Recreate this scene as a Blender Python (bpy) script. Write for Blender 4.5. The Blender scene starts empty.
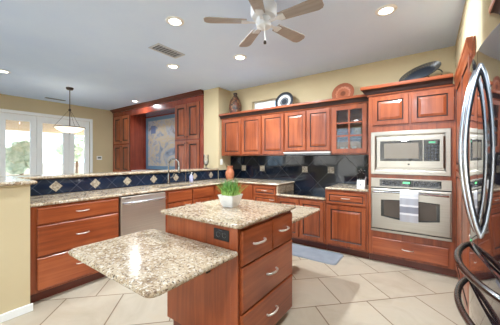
import bpy, bmesh, math, random
from mathutils import Vector, Matrix
random.seed(4)
PI = math.pi
def bow(k, n, e): return max(0.0, math.sin(PI*k/n))**e      # 0 at the ends, 1 in the middle
sc = bpy.context.scene
COL = sc.collection

# ------------------------------------------------------------------ camera, world, light, exposure
YAW, FPX, CAMH, HORIZON = 0.62, 250.3, 1.31, 159.0
cam_d = bpy.data.cameras.new('camera')
cam = bpy.data.objects.new('camera', cam_d); COL.objects.link(cam)
cam.location = (0, 0, CAMH); cam.rotation_euler = (PI/2, 0, YAW)
cam_d.sensor_fit = 'HORIZONTAL'; cam_d.sensor_width = 36; cam_d.lens = 36*FPX/500
cam_d.shift_y = (HORIZON-162.5)/500
cam_d.clip_start = 0.02
sc.camera = cam
sc.view_settings.view_transform = 'Standard'; sc.view_settings.look = 'None'
sc.view_settings.gamma = 1; sc.view_settings.use_curve_mapping = False
sc.view_settings.exposure = 0.6
LAMP_W = 34.0
W = bpy.data.worlds.new('sky'); sc.world = W; W.use_nodes = True
bg = W.node_tree.nodes['Background']
bg.inputs[0].default_value = (0.58, 0.80, 1.0, 1); bg.inputs[1].default_value = 2.6
sun_d = bpy.data.lights.new('sun', 'SUN'); sun_d.energy = 16.0; sun_d.angle = math.radians(.6); sun_d.color = (1, .97, .94)
sun = bpy.data.objects.new('sun', sun_d); COL.objects.link(sun); sun.rotation_euler = (math.radians(-35), 0, 0)     # high, from behind the back wall

# ------------------------------------------------------------------ materials
def s2l(c):
    return tuple((v/255/12.92 if v/255 <= .04045 else ((v/255+.055)/1.055)**2.4) for v in c)+(1,)
class NT:
    def __init__(s, name):
        s.m = bpy.data.materials.new(name); s.m.use_nodes = True
        s.t = s.m.node_tree; s.p = s.t.nodes['Principled BSDF']
    def n(s, typ, **kw):
        o = s.t.nodes.new(typ)
        for k, v in kw.items():
            if k.startswith('i_'):
                key = k[2:]; key = int(key) if key.isdigit() else key.replace('_', ' ')
                o.inputs[key].default_value = v
            else: setattr(o, k, v)
        return o
    def l(s, a, b): s.t.links.new(a, b)
    def set(s, **kw):
        for k, v in kw.items(): s.p.inputs[k.replace('_', ' ')].default_value = v
    def ramp(s, fac, stops):
        r = s.n('ShaderNodeValToRGB'); e = r.color_ramp.elements
        while len(e) < len(stops): e.new(.5)
        for el, (pos, c) in zip(e, stops): el.position = pos; el.color = c
        s.l(fac, r.inputs[0]); return r.outputs[0]
    def bump(s, h, strength=.1, dist=.01):
        b = s.n('ShaderNodeBump', i_Strength=strength, i_Distance=dist); s.l(h, b.inputs['Height']); s.l(b.outputs[0], s.p.inputs['Normal'])
def plain(name, rgb, rough=.5, metal=0, **kw):
    a = NT(name); a.set(Base_Color=s2l(rgb), Roughness=rough, Metallic=metal, **kw); return a.m
def wood(name, scale, dark, mid, light, rough=.3, coat=.2):
    a = NT(name); tc = a.n('ShaderNodeTexCoord'); oi = a.n('ShaderNodeObjectInfo')
    off = a.n('ShaderNodeVectorMath', operation='SCALE'); a.l(tc.outputs['Object'], off.inputs[0]); off.inputs['Scale'].default_value = 1
    add = a.n('ShaderNodeVectorMath', operation='ADD'); cmb = a.n('ShaderNodeCombineXYZ')
    mul = a.n('ShaderNodeMath', operation='MULTIPLY', i_1=7.0); a.l(oi.outputs['Random'], mul.inputs[0])
    for i in range(3): a.l(mul.outputs[0], cmb.inputs[i])
    a.l(off.outputs[0], add.inputs[0]); a.l(cmb.outputs[0], add.inputs[1])
    mp = a.n('ShaderNodeMapping'); mp.inputs['Scale'].default_value = scale; a.l(add.outputs[0], mp.inputs[0])
    n1 = a.n('ShaderNodeTexNoise', i_Scale=1.0, i_Detail=6.0, i_Roughness=.6, i_Distortion=.6); a.l(mp.outputs[0], n1.inputs['Vector'])
    n2 = a.n('ShaderNodeTexNoise', i_Scale=2.2, i_Detail=2.0); a.l(add.outputs[0], n2.inputs['Vector'])
    mx = a.n('ShaderNodeMath', operation='MULTIPLY_ADD', i_1=.45); a.l(n2.outputs[0], mx.inputs[0])
    m2 = a.n('ShaderNodeMath', operation='MULTIPLY', i_1=.55); a.l(n1.outputs[0], m2.inputs[0]); a.l(m2.outputs[0], mx.inputs[2])
    c = a.ramp(mx.outputs[0], [(.32, s2l(dark)), (.5, s2l(mid)), (.68, s2l(light))])
    a.l(c, a.p.inputs['Base Color']); a.set(Roughness=rough, Coat_Weight=coat, Coat_Roughness=.12)
    return a.m
CD, CM, CL = (108, 49, 25), (148, 73, 39), (178, 97, 56)
WV = wood('cherry_wood_upright_grain', (22, 22, 1.2), CD, CM, CL)
WH = wood('cherry_wood_level_grain', (1.2, 22, 22), CD, CM, CL)
WIN = wood('cabinet_interior_wood', (1.5, 14, 14), (120, 66, 40), (150, 88, 56), (176, 110, 74), .5, 0)
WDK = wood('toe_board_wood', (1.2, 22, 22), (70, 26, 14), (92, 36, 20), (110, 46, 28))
DARKW = wood('dark_groove_wood', (1.2, 22, 22), (34, 17, 14), (46, 23, 18), (60, 31, 22), .6, 0)  # near-black wood for panel grooves, crown cove strips and built-in door edges
DARK = plain('dark_gap', (34, 22, 18), .7)
TAPM = plain('tap_steel', (150, 146, 140), .25, 1)
NICKEL = plain('brushed_nickel', (228, 224, 216), .36, 1)
def steel(name, rgb, sc_, rough=.3):
    a = NT(name); tc = a.n('ShaderNodeTexCoord'); mp = a.n('ShaderNodeMapping'); mp.inputs['Scale'].default_value = sc_
    a.l(tc.outputs['Object'], mp.inputs[0]); n = a.n('ShaderNodeTexNoise', i_Scale=1.0, i_Detail=3.0); a.l(mp.outputs[0], n.inputs['Vector'])
    c = a.ramp(n.outputs[0], [(.3, s2l(tuple(v*.93 for v in rgb))), (.7, s2l(rgb))]); a.l(c, a.p.inputs['Base Color'])
    r = a.n('ShaderNodeMapRange', i_3=rough-.05, i_4=rough+.07); a.l(n.outputs[0], r.inputs[0]); a.l(r.outputs[0], a.p.inputs['Roughness'])
    a.set(Metallic=1.0); return a.m
STEEL = steel('stainless_steel', (180, 173, 162), (1, 1, 160))
STEELD = steel('sink_steel', (150, 150, 150), (30, 30, 30), .35)
HSTEEL = steel('handle_steel', (205, 208, 214), (60, 60, 2), .18)
BRONZE = steel('dark_handle_steel', (122, 120, 118), (2, 60, 60), .22)
GLASSB = plain('black_glass', (8, 9, 11), .04)
GLASSB.node_tree.nodes['Principled BSDF'].inputs['Specular IOR Level'].default_value = .7
FRIDGE = plain('fridge_black_gloss', (26, 24, 32), .06, Specular_IOR_Level=.9, Coat_Weight=1.0, Coat_Roughness=.03)
BLACKP = plain('black_plastic', (16, 16, 18), .4)
WHITE = plain('white_paint', (236, 236, 232), .45)
WHITEG = plain('white_glaze', (240, 240, 238), .2)
FANW = plain('fan_white', (222, 224, 226), .4)
def noisy(name, c0, c1, scale, rough=.8, bump=.0, detail=4):
    a = NT(name); tc = a.n('ShaderNodeTexCoord'); n = a.n('ShaderNodeTexNoise', i_Scale=scale, i_Detail=float(detail)); a.l(tc.outputs['Object'], n.inputs['Vector'])
    c = a.ramp(n.outputs[0], [(.35, s2l(c0)), (.65, s2l(c1))]); a.l(c, a.p.inputs['Base Color']); a.set(Roughness=rough)
    if bump: a.bump(n.outputs[0], bump, .004)
    return a.m
WALL = noisy('tan_wall_paint', (199, 181, 144), (205, 187, 150), 1.4, .85)
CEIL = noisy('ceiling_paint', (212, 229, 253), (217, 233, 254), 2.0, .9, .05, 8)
def granite():
    a = NT('granite'); tc = a.n('ShaderNodeTexCoord'); P = tc.outputs['Object']
    n1 = a.n('ShaderNodeTexNoise', i_Scale=9.0, i_Detail=5.0, i_Roughness=.7); a.l(P, n1.inputs['Vector'])
    base = a.ramp(n1.outputs[0], [(.3, s2l((124, 100, 76))), (.45, s2l((170, 148, 120))), (.56, s2l((192, 174, 148))), (.72, s2l((152, 126, 98)))])
    n2 = a.n('ShaderNodeTexNoise', i_Scale=64.0, i_Detail=3.0, i_Roughness=.65); a.l(P, n2.inputs['Vector'])
    f2 = a.ramp(n2.outputs[0], [(.53, (0, 0, 0, 1)), (.62, (1, 1, 1, 1))])
    m1 = a.n('ShaderNodeMix', data_type='RGBA'); a.l(f2, m1.inputs[0]); a.l(base, m1.inputs[6]); m1.inputs[7].default_value = s2l((112, 90, 72))
    n4 = a.n('ShaderNodeTexNoise', i_Scale=48.0, i_Detail=4.0, i_Roughness=.7); a.l(P, n4.inputs['Vector'])
    f4 = a.ramp(n4.outputs[0], [(.54, (0, 0, 0, 1)), (.6, (1, 1, 1, 1))])
    m2 = a.n('ShaderNodeMix', data_type='RGBA'); a.l(f4, m2.inputs[0]); a.l(m1.outputs[2], m2.inputs[6]); m2.inputs[7].default_value = s2l((208, 198, 182))
    v = a.n('ShaderNodeTexVoronoi', i_Scale=75.0); a.l(P, v.inputs['Vector'])
    n3 = a.n('ShaderNodeTexNoise', i_Scale=16.0, i_Detail=2.0); a.l(P, n3.inputs['Vector'])
    add = a.n('ShaderNodeMath', operation='ADD'); a.l(v.outputs['Distance'], add.inputs[0]); a.l(n3.outputs[0], add.inputs[1])
    f3 = a.ramp(add.outputs[0], [(.57, (1, 1, 1, 1)), (.62, (0, 0, 0, 1))])
    m3 = a.n('ShaderNodeMix', data_type='RGBA'); a.l(f3, m3.inputs[0]); a.l(m2.outputs[2], m3.inputs[6]); m3.inputs[7].default_value = s2l((58, 50, 46))
    a.l(m3.outputs[2], a.p.inputs['Base Color']); a.set(Roughness=.16); return a.m
GRAN = granite()
def floor_mat():
    a = NT('floor_tile'); tc = a.n('ShaderNodeTexCoord'); mp = a.n('ShaderNodeMapping')
    mp.inputs['Rotation'].default_value = (0, 0, -PI/4); mp.inputs['Location'].default_value = (.06, -.10, 0); a.l(tc.outputs['Object'], mp.inputs[0])
    b = a.n('ShaderNodeTexBrick', offset=.5, i_Scale=1.0); a.l(mp.outputs[0], b.inputs['Vector'])
    for k, v in (('Mortar Size', .0055), ('Mortar Smooth', .1), ('Brick Width', .5), ('Row Height', .5), ('Bias', 0)): b.inputs[k].default_value = v
    b.inputs['Color1'].default_value = s2l((182, 169, 149)); b.inputs['Color2'].default_value = s2l((193, 181, 161)); b.inputs['Mortar'].default_value = s2l((124, 102, 80))
    n = a.n('ShaderNodeTexNoise', i_Scale=2.6, i_Detail=6.0, i_Roughness=.6, i_Distortion=.8); a.l(tc.outputs['Object'], n.inputs['Vector'])
    r = a.ramp(n.outputs[0], [(.3, (.84, .81, .77, 1)), (.55, (1, 1, 1, 1)), (.75, (1.0, .96, .9, 1))])
    m = a.n('ShaderNodeMix', data_type='RGBA', blend_type='MULTIPLY'); m.inputs[0].default_value = 1; a.l(b.outputs[0], m.inputs[6]); a.l(r, m.inputs[7])
    a.l(m.outputs[2], a.p.inputs['Base Color']); a.set(Roughness=.32)
    inv = a.n('ShaderNodeMath', operation='SUBTRACT', i_0=1.0); a.l(b.outputs['Fac'], inv.inputs[1]); a.bump(inv.outputs[0], .3, .003)
    return a.m
FLOOR = floor_mat()
def black_tile(name, ax, u0, w0, per, base, grout, gw=.006):
    # glossy dark tile laid on the diagonal, joints meeting at (u0, w0) and every `per` along the wall
    a = NT(name); tc = a.n('ShaderNodeTexCoord'); sp = a.n('ShaderNodeSeparateXYZ'); a.l(tc.outputs['Object'], sp.inputs[0])
    u, w = sp.outputs[ax], sp.outputs[2]; outs = []
    for sgn in (1, -1):
        k = a.n('ShaderNodeMath', operation='MULTIPLY_ADD', i_1=float(sgn)); a.l(w, k.inputs[0]); a.l(u, k.inputs[2])
        d = a.n('ShaderNodeMath', operation='ADD', i_1=-(u0+sgn*w0)+per*50.5); a.l(k.outputs[0], d.inputs[0])
        md = a.n('ShaderNodeMath', operation='MODULO', i_1=per); a.l(d.outputs[0], md.inputs[0])
        c = a.n('ShaderNodeMath', operation='SUBTRACT', i_1=per/2); a.l(md.outputs[0], c.inputs[0])
        ab = a.n('ShaderNodeMath', operation='ABSOLUTE'); a.l(c.outputs[0], ab.inputs[0])
        lt = a.n('ShaderNodeMath', operation='LESS_THAN', i_1=gw); a.l(ab.outputs[0], lt.inputs[0]); outs.append(lt.outputs[0])
    mx = a.n('ShaderNodeMath', operation='MAXIMUM'); a.l(outs[0], mx.inputs[0]); a.l(outs[1], mx.inputs[1])
    n = a.n('ShaderNodeTexNoise', i_Scale=3.0, i_Detail=3.0); a.l(tc.outputs['Object'], n.inputs['Vector'])
    bc = a.ramp(n.outputs[0], [(.3, s2l(base)), (.7, s2l(tuple(min(255, v*1.35) for v in base)))])
    m = a.n('ShaderNodeMix', data_type='RGBA'); a.l(mx.outputs[0], m.inputs[0]); a.l(bc, m.inputs[6]); m.inputs[7].default_value = s2l(grout)
    a.l(m.outputs[2], a.p.inputs['Base Color'])
    rr = a.n('ShaderNodeMapRange', i_3=.07, i_4=.5); a.l(mx.outputs[0], rr.inputs[0]); a.l(rr.outputs[0], a.p.inputs['Roughness'])
    a.set(Specular_IOR_Level=.5); return a.m
BSPLASH = black_tile('black_wall_tile', 0, -1.295, 1.13, .446, (14, 21, 32), (84, 82, 80), .0035)
PSPLASH = black_tile('navy_bar_tile', 1, 1.236, .997, .2065, (19, 30, 46), (70, 80, 96), .003)
STONE = noisy('stone_insert', (128, 112, 92), (196, 184, 162), 45, .4, .3)
def emit(name, rgb, k):
    a = NT(name); a.set(Base_Color=s2l(rgb), Emission_Color=s2l(rgb), Emission_Strength=k); return a.m
LAMPE = emit('lamp_lens', (255, 244, 224), 7.0)
BOWLE = emit('alabaster_bowl', (250, 240, 222), .75)
def glass(name, rough=.0, tint=(1, 1, 1, 1), k=.0):
    a = NT(name); t = a.n('ShaderNodeBsdfTransparent'); t.inputs[0].default_value = tint
    g = a.n('ShaderNodeBsdfGlossy', i_Roughness=rough); f = a.n('ShaderNodeFresnel', i_IOR=1.5)
    ad = a.n('ShaderNodeMath', operation='ADD', i_1=k, use_clamp=True); a.l(f.outputs[0], ad.inputs[0])
    m = a.n('ShaderNodeMixShader'); a.l(ad.outputs[0], m.inputs[0]); a.l(t.outputs[0], m.inputs[1]); a.l(g.outputs[0], m.inputs[2])
    a.l(m.outputs[0], a.t.nodes['Material Output'].inputs[0]); return a.m
PANE = glass('window_glass'); CABGLASS = glass('cabinet_glass', .02, (.9, .92, .93, 1), .02)

# ------------------------------------------------------------------ mesh helpers
class MB:
    def __init__(s): s.bm = bmesh.new()
    def box(s, x0, x1, y0, y1, z0, z1, bev=0, seg=2):
        x0, x1 = min(x0, x1), max(x0, x1); y0, y1 = min(y0, y1), max(y0, y1); z0, z1 = min(z0, z1), max(z0, z1)
        r = bmesh.ops.create_cube(s.bm, size=1, matrix=Matrix.LocRotScale(((x0+x1)/2, (y0+y1)/2, (z0+z1)/2), None, (x1-x0, y1-y0, z1-z0)))
        if bev:
            vs = set(r['verts']); es = [e for e in s.bm.edges if e.verts[0] in vs and e.verts[1] in vs]
            bmesh.ops.bevel(s.bm, geom=es, offset=bev, segments=seg, profile=.5, affect='EDGES')
        return s
    def lathe(s, prof, c=(0, 0, 0), n=28, axis='z'):
        rings = []
        for r, h in prof:
            ring = []
            if r < 1e-5:
                ring = [s.bm.verts.new(s._ax(c, 0, 0, h, axis))]
            else:
                for i in range(n):
                    t = 2*PI*i/n; ring.append(s.bm.verts.new(s._ax(c, r*math.cos(t), r*math.sin(t), h, axis)))
            rings.append(ring)
        for a, b in zip(rings, rings[1:]):
            for i in range(n):
                j = (i+1) % n
                q = [a[0]] if len(a) == 1 else [a[i], a[j]]
                q2 = [b[0]] if len(b) == 1 else [b[j], b[i]]
                if len(q)+len(q2) > 2: s.bm.faces.new(q+q2)
        if len(rings[0]) > 1 and len(rings[-1]) > 1 and abs(prof[0][0]-prof[-1][0]) < .004:      # hollow ring: close the section
            for i in range(n):
                j = (i+1) % n; s.bm.faces.new((rings[-1][i], rings[-1][j], rings[0][j], rings[0][i]))
            return s
        for ring, rev in ((rings[0], True), (rings[-1], False)):
            if len(ring) > 1: s.bm.faces.new(ring[::-1] if rev else ring)
        return s
    def _ax(s, c, u, v, h, axis):
        if axis == 'z': return (c[0]+u, c[1]+v, c[2]+h)
        if axis == 'y': return (c[0]+u, c[1]+h, c[2]-v)
        return (c[0]+h, c[1]+u, c[2]+v)
    def tube(s, pts, r, n=8, sx=1.0, sy=1.0):
        pts = [Vector(p) for p in pts]; rings = []; up = None
        for i, p in enumerate(pts):
            d = (pts[min(i+1, len(pts)-1)]-pts[max(i-1, 0)]).normalized()
            if up is None:
                up = Vector((0, 0, 1)) if abs(d.z) < .9 else Vector((1, 0, 0))
            u = d.cross(up).normalized(); v = u.cross(d).normalized(); up = v
            rr = r[i] if isinstance(r, (list, tuple)) else r
            rings.append([s.bm.verts.new(p+u*math.cos(2*PI*k/n)*rr*sx+v*math.sin(2*PI*k/n)*rr*sy) for k in range(n)])
        for a, b in zip(rings, rings[1:]):
            for k in range(n): s.bm.faces.new((a[k], a[(k+1) % n], b[(k+1) % n], b[k]))
        s.bm.faces.new(rings[0][::-1]); s.bm.faces.new(rings[-1]); return s
    def loops(s, loops, cap=True, second=(), around=()):
        # second: bands that take the second material; around: strips along the sweep that do
        rs = [[s.bm.verts.new(p) for p in lp] for lp in loops]
        for i, (a, b) in enumerate(zip(rs, rs[1:])):
            n = len(a)
            for k in range(n):
                f = s.bm.faces.new((a[k], a[(k+1) % n], b[(k+1) % n], b[k]))
                if i in second or k in around: f.material_index = 1
        if cap: s.bm.faces.new(rs[0][::-1]); s.bm.faces.new(rs[-1])
        return s
    def prism(s, out, z0, z1, edge=None):
        """flat slab from a CCW outline; edge = list of (inset, z fraction) rings for a shaped edge"""
        edge = edge or [(0, 0), (0, 1)]
        return s.loops([[(x, y, z0+(z1-z0)*f) for x, y in inset(out, i)] for i, f in edge])
    def panel(s, x0, x1, z0, z1, y, steps, second=()):
        """board facing -y; steps = (inset, how far in front of y)"""
        return s.loops([[(x0+i, y-d, z0+i), (x1-i, y-d, z0+i), (x1-i, y-d, z1-i), (x0+i, y-d, z1-i)] for i, d in steps], second=second)
    def sweep(s, path, prof, side=1, around=()):
        """profile (out, z) along an open xy path; out is to the right of travel"""
        P = [Vector(p) for p in path]; rs = []
        for i, p in enumerate(P):
            a = (P[i]-P[i-1]).normalized() if i else None; b = (P[i+1]-P[i]).normalized() if i+1 < len(P) else None
            na = Vector((a.y, -a.x)) if a else None; nb = Vector((b.y, -b.x)) if b else None
            n = ((na+nb)/(1+na.dot(nb))) if a and b else (na or nb)
            rs.append([(p.x+n.x*o*side, p.y+n.y*o*side, z) for o, z in prof])
        return s.loops(rs, around=around)
    def build(s, name, mat, parent=None, smooth=False, loc=None, rot=None, mat2=None):
        bmesh.ops.recalc_face_normals(s.bm, faces=s.bm.faces)
        me = bpy.data.meshes.new(name); s.bm.to_mesh(me); s.bm.free(); me.materials.append(mat)
        if mat2: me.materials.append(mat2)
        if smooth:
            me.shade_smooth()
            try: me.set_sharp_from_angle(angle=math.radians(40))
            except Exception: pass
        o = bpy.data.objects.new(name, me); COL.objects.link(o)
        if parent: o.parent = parent
        if loc: o.location = loc
        if rot: o.rotation_euler = rot
        return o
def inset(out, d):
    if not d: return out
    n = len(out); r = []
    for i in range(n):
        p, q, t = Vector(out[i-1]), Vector(out[i]), Vector(out[(i+1) % n])
        a, b = (q-p).normalized(), (t-q).normalized(); na, nb = Vector((-a.y, a.x)), Vector((-b.y, b.x))
        m = (na+nb)/(1+na.dot(nb)); v = q+m*d; r.append((v.x, v.y))
    return r
def rrect(x0, x1, y0, y1, r, n=5):
    if not isinstance(r, (list, tuple)): r = [r]*4          # corners: x0y0, x1y0, x1y1, x0y1
    out = []
    for (cx, cy, a0), rr in zip([(x0, y0, PI), (x1, y0, 1.5*PI), (x1, y1, 0), (x0, y1, .5*PI)], r):
        sx = 1 if cx == x0 else -1; sy = 1 if cy == y0 else -1
        if rr <= 0: out.append((cx, cy)); continue
        for k in range(n+1):
            t = a0+PI/2*k/n; out.append((cx+sx*rr+rr*math.cos(t), cy+sy*rr+rr*math.sin(t)))
    return out
def tag(o, label=None, cat=None, group=None, kind=None):
    for k, v in (('label', label), ('category', cat), ('group', group), ('kind', kind)):
        if v: o[k] = v
    return o
def thing(name, label, cat, loc=(0, 0, 0), rz=0, group=None):
    o = bpy.data.objects.new(name, None); COL.objects.link(o); o.empty_display_size = .05
    o.location = loc; o.rotation_euler = (0, 0, rz); return tag(o, label, cat, group)
def struct(o): o['kind'] = 'structure'; return o
def copy_thing(t, loc, label, rz=None):
    r = t.copy(); COL.objects.link(r); r.location = loc; r['label'] = label
    if rz is not None: r.rotation_euler = (0, 0, rz)
    for c in list(t.children):
        k = c.copy(); COL.objects.link(k); k.parent = r
        for g in list(c.children):
            h = g.copy(); COL.objects.link(h); h.parent = k
    return r
EDGE = [(.012, 0), (.004, .12), (0, .32), (0, .62), (.005, .86), (.014, 1)]

# ------------------------------------------------------------------ room shell
XL, XR, YB, YF, H = -7.7, 1.02, 4.10, -3.4, 2.75
struct(MB().box(XL-.2, XR+.2, YF-.2, YB+.4, -.1, 0).build('floor', FLOOR))
struct(MB().box(XL-.2, XR+.2, YF-.2, YB+.4, H, H+.12).build('ceiling', CEIL))
# back wall with the high slot window over the cabinets
WX0, WX1, WZ0, WZ1 = -2.88, -2.06, 2.16, 2.452
w = MB()
w.box(-3.45, WX0, YB, YB+.15, 0, H); w.box(WX1, XR, YB, YB+.15, 0, H)
w.box(WX0, WX1, YB, YB+.15, 0, WZ0); w.box(WX0, WX1, YB, YB+.15, WZ1, H)
struct(w.build('wall_back', WALL))
win = struct(MB().box(WX0, WX1, YB+.09, YB+.13, WZ0, WZ0+.03).box(WX0, WX1, YB+.09, YB+.13, WZ1-.03, WZ1)
             .box(WX0, WX0+.03, YB+.09, YB+.13, WZ0+.03, WZ1-.03).box(WX1-.03, WX1, YB+.09, YB+.13, WZ0+.03, WZ1-.03).build('window_1', WHITE))
MB().box(WX0+.03, WX1-.03, YB+.107, YB+.111, WZ0+.03, WZ1-.03).build('window_pane', PANE, win)
# stub wall at the end of the bar, and the wall with the built-in cupboards
SY = 3.716
struct(MB().box(-3.845, -3.43, SY, YB+.15, 0, H).build('wall_stub', WALL))
struct(MB().box(XL-.15, -3.85, 4.19, YB+.25, 0, H).build('wall_niche', WALL))
# right wall: thick part above and behind the tall cupboard, then the recess of the fridge
w = MB(); w.loops([[(x, y, z) for x, y in rrect(.272, XR, 2.13, YB-.001, [.035, 0, 0, 0])] for z in (0, H)])
struct(w.build('wall_right', WALL))
struct(MB().box(XR, XR+.15, -1.5, YB+.15, 0, H).box(XR, XR+.15, YF, -3.0, 0, H).box(XR, XR+.15, -3.0, -1.5, 0, .4).box(XR, XR+.15, -3.0, -1.5, 2.5, H).build('wall_fridge', WALL))
m = MB().box(XR+.05, XR+.11, -3.0, -2.94, .4, 2.5).box(XR+.05, XR+.11, -1.56, -1.5, .4, 2.5).box(XR+.05, XR+.11, -2.94, -1.56, .4, .46).box(XR+.05, XR+.11, -2.94, -1.56, 2.44, 2.5).box(XR+.05, XR+.11, -2.28, -2.22, .46, 2.44)
f = struct(m.build('window_6', WHITE)); MB().box(XR+.078, XR+.082, -2.94, -1.56, .46, 2.44).build('window_pane', PANE, f)  # side window out of view, added to brighten the ceiling and peninsula
# left wall with the glazed doors
DY0, DY1, DZ = 1.30, 3.10, 2.37
w = MB(); w.box(XL-.15, XL, DY1, 4.185, 0, H); w.box(XL-.15, XL, -.9, DY1, DZ, H); w.box(XL-.15, XL, YF, -.9, 0, H)
struct(w.build('wall_left', WALL))
cas = MB(); cas.box(XL+.002, XL+.035, DY1-.01, DY1+.05, 0, DZ+.05, .004); cas.box(XL+.002, XL+.035, -.95, DY1-.01, DZ-.02, DZ+.05, .004)
struct(cas.build('trim_1', WHITE))
def french(n, y0, y1, g0, g1):
    m = MB(); X0, X1 = XL-.10, XL-.03
    m.box(X0, X1, y0, g0, .02, DZ-.02); m.box(X0, X1, g1, y1, .02, DZ-.02); m.box(X0, X1, g0, g1, .02, .28); m.box(X0, X1, g0, g1, 2.2, DZ-.02)
    d = struct(m.build('door_%d' % n, WHITE))
    MB().box(XL-.07, XL-.064, g0, g1, .28, 2.2).build('door_glass', PANE, d)
for i, (y0, y1, g0, g1) in enumerate([(-.88, -.10, -.78, -.2), (-.09, .60, .02, .49), (.61, 1.27, .70, 1.18), (1.28, 1.93, 1.386, 1.819), (1.935, 2.60, 2.047, 2.481), (2.605, 3.09, 2.729, 2.985)]):
    french(i+1, y0, y1, g0, g1)
# the side of the room behind the camera: wall with three tall openings added to let in daylight
w = MB(); ops = [(-7.2, -5.0), (-4.6, -2.2), (-1.9, .85)]; xs = XL-.15
for a, b in ops: w.box(xs, a, YF-.15, YF, 0, H); w.box(a, b, YF-.15, YF, 2.66, H); xs = b
w.box(xs, XR+.15, YF-.15, YF, 0, H)
struct(w.build('wall_front', WALL))
for i, (a, b) in enumerate(ops):
    m = MB(); c = (a+b)/2
    m.box(a, a+.06, YF-.1, YF-.04, 0, 2.66); m.box(b-.06, b, YF-.1, YF-.04, 0, 2.66); m.box(c-.04, c+.04, YF-.1, YF-.04, 0, 2.60)
    m.box(a+.06, b-.06, YF-.1, YF-.04, 2.60, 2.66)
    f = struct(m.build('window_%d' % (i+2), WHITE)); MB().box(a+.06, b-.06, YF-.072, YF-.068, .02, 2.60).build('window_pane', PANE, f)
# pony wall that closes the bar at the left, with its baseboard
struct(MB().box(-3.62, -2.795, -1.2, .655, 0, 1.09).box(-3.62, -3.462, .655, SY-.002, 0, 1.09).build('wall_bar', WALL))
struct(MB().box(-2.793, -2.775, -1.2, .672, .001, .066, .004).build('baseboard_bar', WHITE))
struct(MB().box(XL+.001, XL+.018, DY1+.06, 3.69, .001, .1, .004).build('baseboard_left', WHITE))
# outside: patio, roof, planting, all washed out by the daylight
struct(MB().box(-12, 10, -14, YF-.2, -.14, -.04).box(XR+.2, 10, YF-.2, 4, -.14, -.04).build('bounce_ground', noisy('pale_bounce_gravel', (206, 214, 224), (220, 228, 238), 3, .95)))  # unseen pale ground added to bounce sunlight up onto the ceiling
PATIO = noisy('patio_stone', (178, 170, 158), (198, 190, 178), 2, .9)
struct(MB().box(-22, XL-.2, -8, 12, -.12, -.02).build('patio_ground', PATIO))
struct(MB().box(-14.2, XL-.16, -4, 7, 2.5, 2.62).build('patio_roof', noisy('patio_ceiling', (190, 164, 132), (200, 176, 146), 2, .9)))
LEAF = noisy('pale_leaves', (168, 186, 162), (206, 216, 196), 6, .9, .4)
BARK = plain('tree_bark', (120, 100, 84), .9)
def tree(loc, r, h, label):
    t = thing('garden_tree', label, 'tree', loc, 0, 'trees seen through the glass doors')
    b = MB(); rnd = random.Random(str(loc))
    for k in range(9):
        a = rnd.random()*6.28; q = rnd.random()*r*.7
        bmesh.ops.create_icosphere(b.bm, subdivisions=3, radius=r*(.35+.3*rnd.random()), matrix=Matrix.Translation((q*math.cos(a), q*math.sin(a), h+(rnd.random()-.4)*r*1.3)))
    for v in b.bm.verts: v.co += Vector((rnd.random()-.5, rnd.random()-.5, rnd.random()-.5))*r*.13
    b.build('foliage', LEAF, t); MB().tube([(0, 0, 0), (.03, 0, h*.5), (0, 0, h)], [.09, .07, .04]).build('trunk', BARK, t)
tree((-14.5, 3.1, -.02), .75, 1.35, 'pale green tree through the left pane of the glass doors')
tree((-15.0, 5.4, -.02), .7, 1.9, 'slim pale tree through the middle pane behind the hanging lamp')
hg = MB().prism(rrect(-8.5, 4.5, -8.6, -7.4, .3), -.03, 2.3, [(0, 0), (0, .96), (.03, 1)]).build('sky_blocking_wall', noisy('pale_stucco', (186, 180, 170), (204, 198, 188), 3, .9, .1)); tag(hg, 'unseen pale stucco wall added behind the viewer to tone the oven reflections', 'wall')  # added out of view: keeps bright sky out of the steel, bounces light in
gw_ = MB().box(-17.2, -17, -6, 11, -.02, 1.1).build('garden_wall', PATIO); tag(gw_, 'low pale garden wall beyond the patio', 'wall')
pt = thing('patio_table', 'pale patio table outside the glass doors', 'table', (-11.6, 2.65, -.02))
MB().lathe([(.0, .72), (.55, .72), (.55, .75), (0, .75)], n=32).build('table_top', PATIO, pt)
MB().lathe([(.3, 0), (.3, .03), (.05, .05), (.05, .715)], n=20).build('table_base', PATIO, pt)

# ------------------------------------------------------------------ cabinet parts
RAISED = [(0, 0), (0, .016), (.003, .020), (.052, .020), (.060, .011), (.066, .011), (.092, .0185), (.096, .0185)]
INSETP = [(0, 0), (0, .016), (.003, .020), (.030, .020), (.036, .013), (.042, .013), (.056, .0185), (.058, .0185)]
SLAB = [(0, 0), (0, .014), (.004, .018), (.008, .020)]
def pull(parent, x, z, y, w=.1, label=None):
    """small arched nickel pull, level"""
    n = 12; pts = [(x-w/2, y, z), (x-w/2, y-.012, z)]+[(x-w/2+w*k/n, y-.014-.018*bow(k, n, .7), z) for k in range(1, n)]+[(x+w/2, y-.012, z), (x+w/2, y, z)]
    return MB().tube(pts, .0052, 8, 1, 1.0).build('handle', NICKEL, parent, True)
def door(t, x0, x1, z0, z1, y=0, steps=RAISED, name='door', mat=None, grain='v'):
    return MB().panel(x0, x1, z0, z1, y-.001, steps, (3, 4)).build(name, mat or (WV if grain == 'v' else WH), t, mat2=DARKW)
def drawer(t, x0, x1, z0, z1, steps=SLAB, w=.1, y=0, handle=True):
    d = MB().panel(x0, x1, z0, z1, y-.001, steps, (3, 4) if steps is INSETP else ()).build('drawer', WH, t, mat2=DARKW)
    if handle: pull(d, (x0+x1)/2, (z0+z1)/2+.005, y-.0215 if steps is not INSETP else y-.0195, w)
    return d
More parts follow.
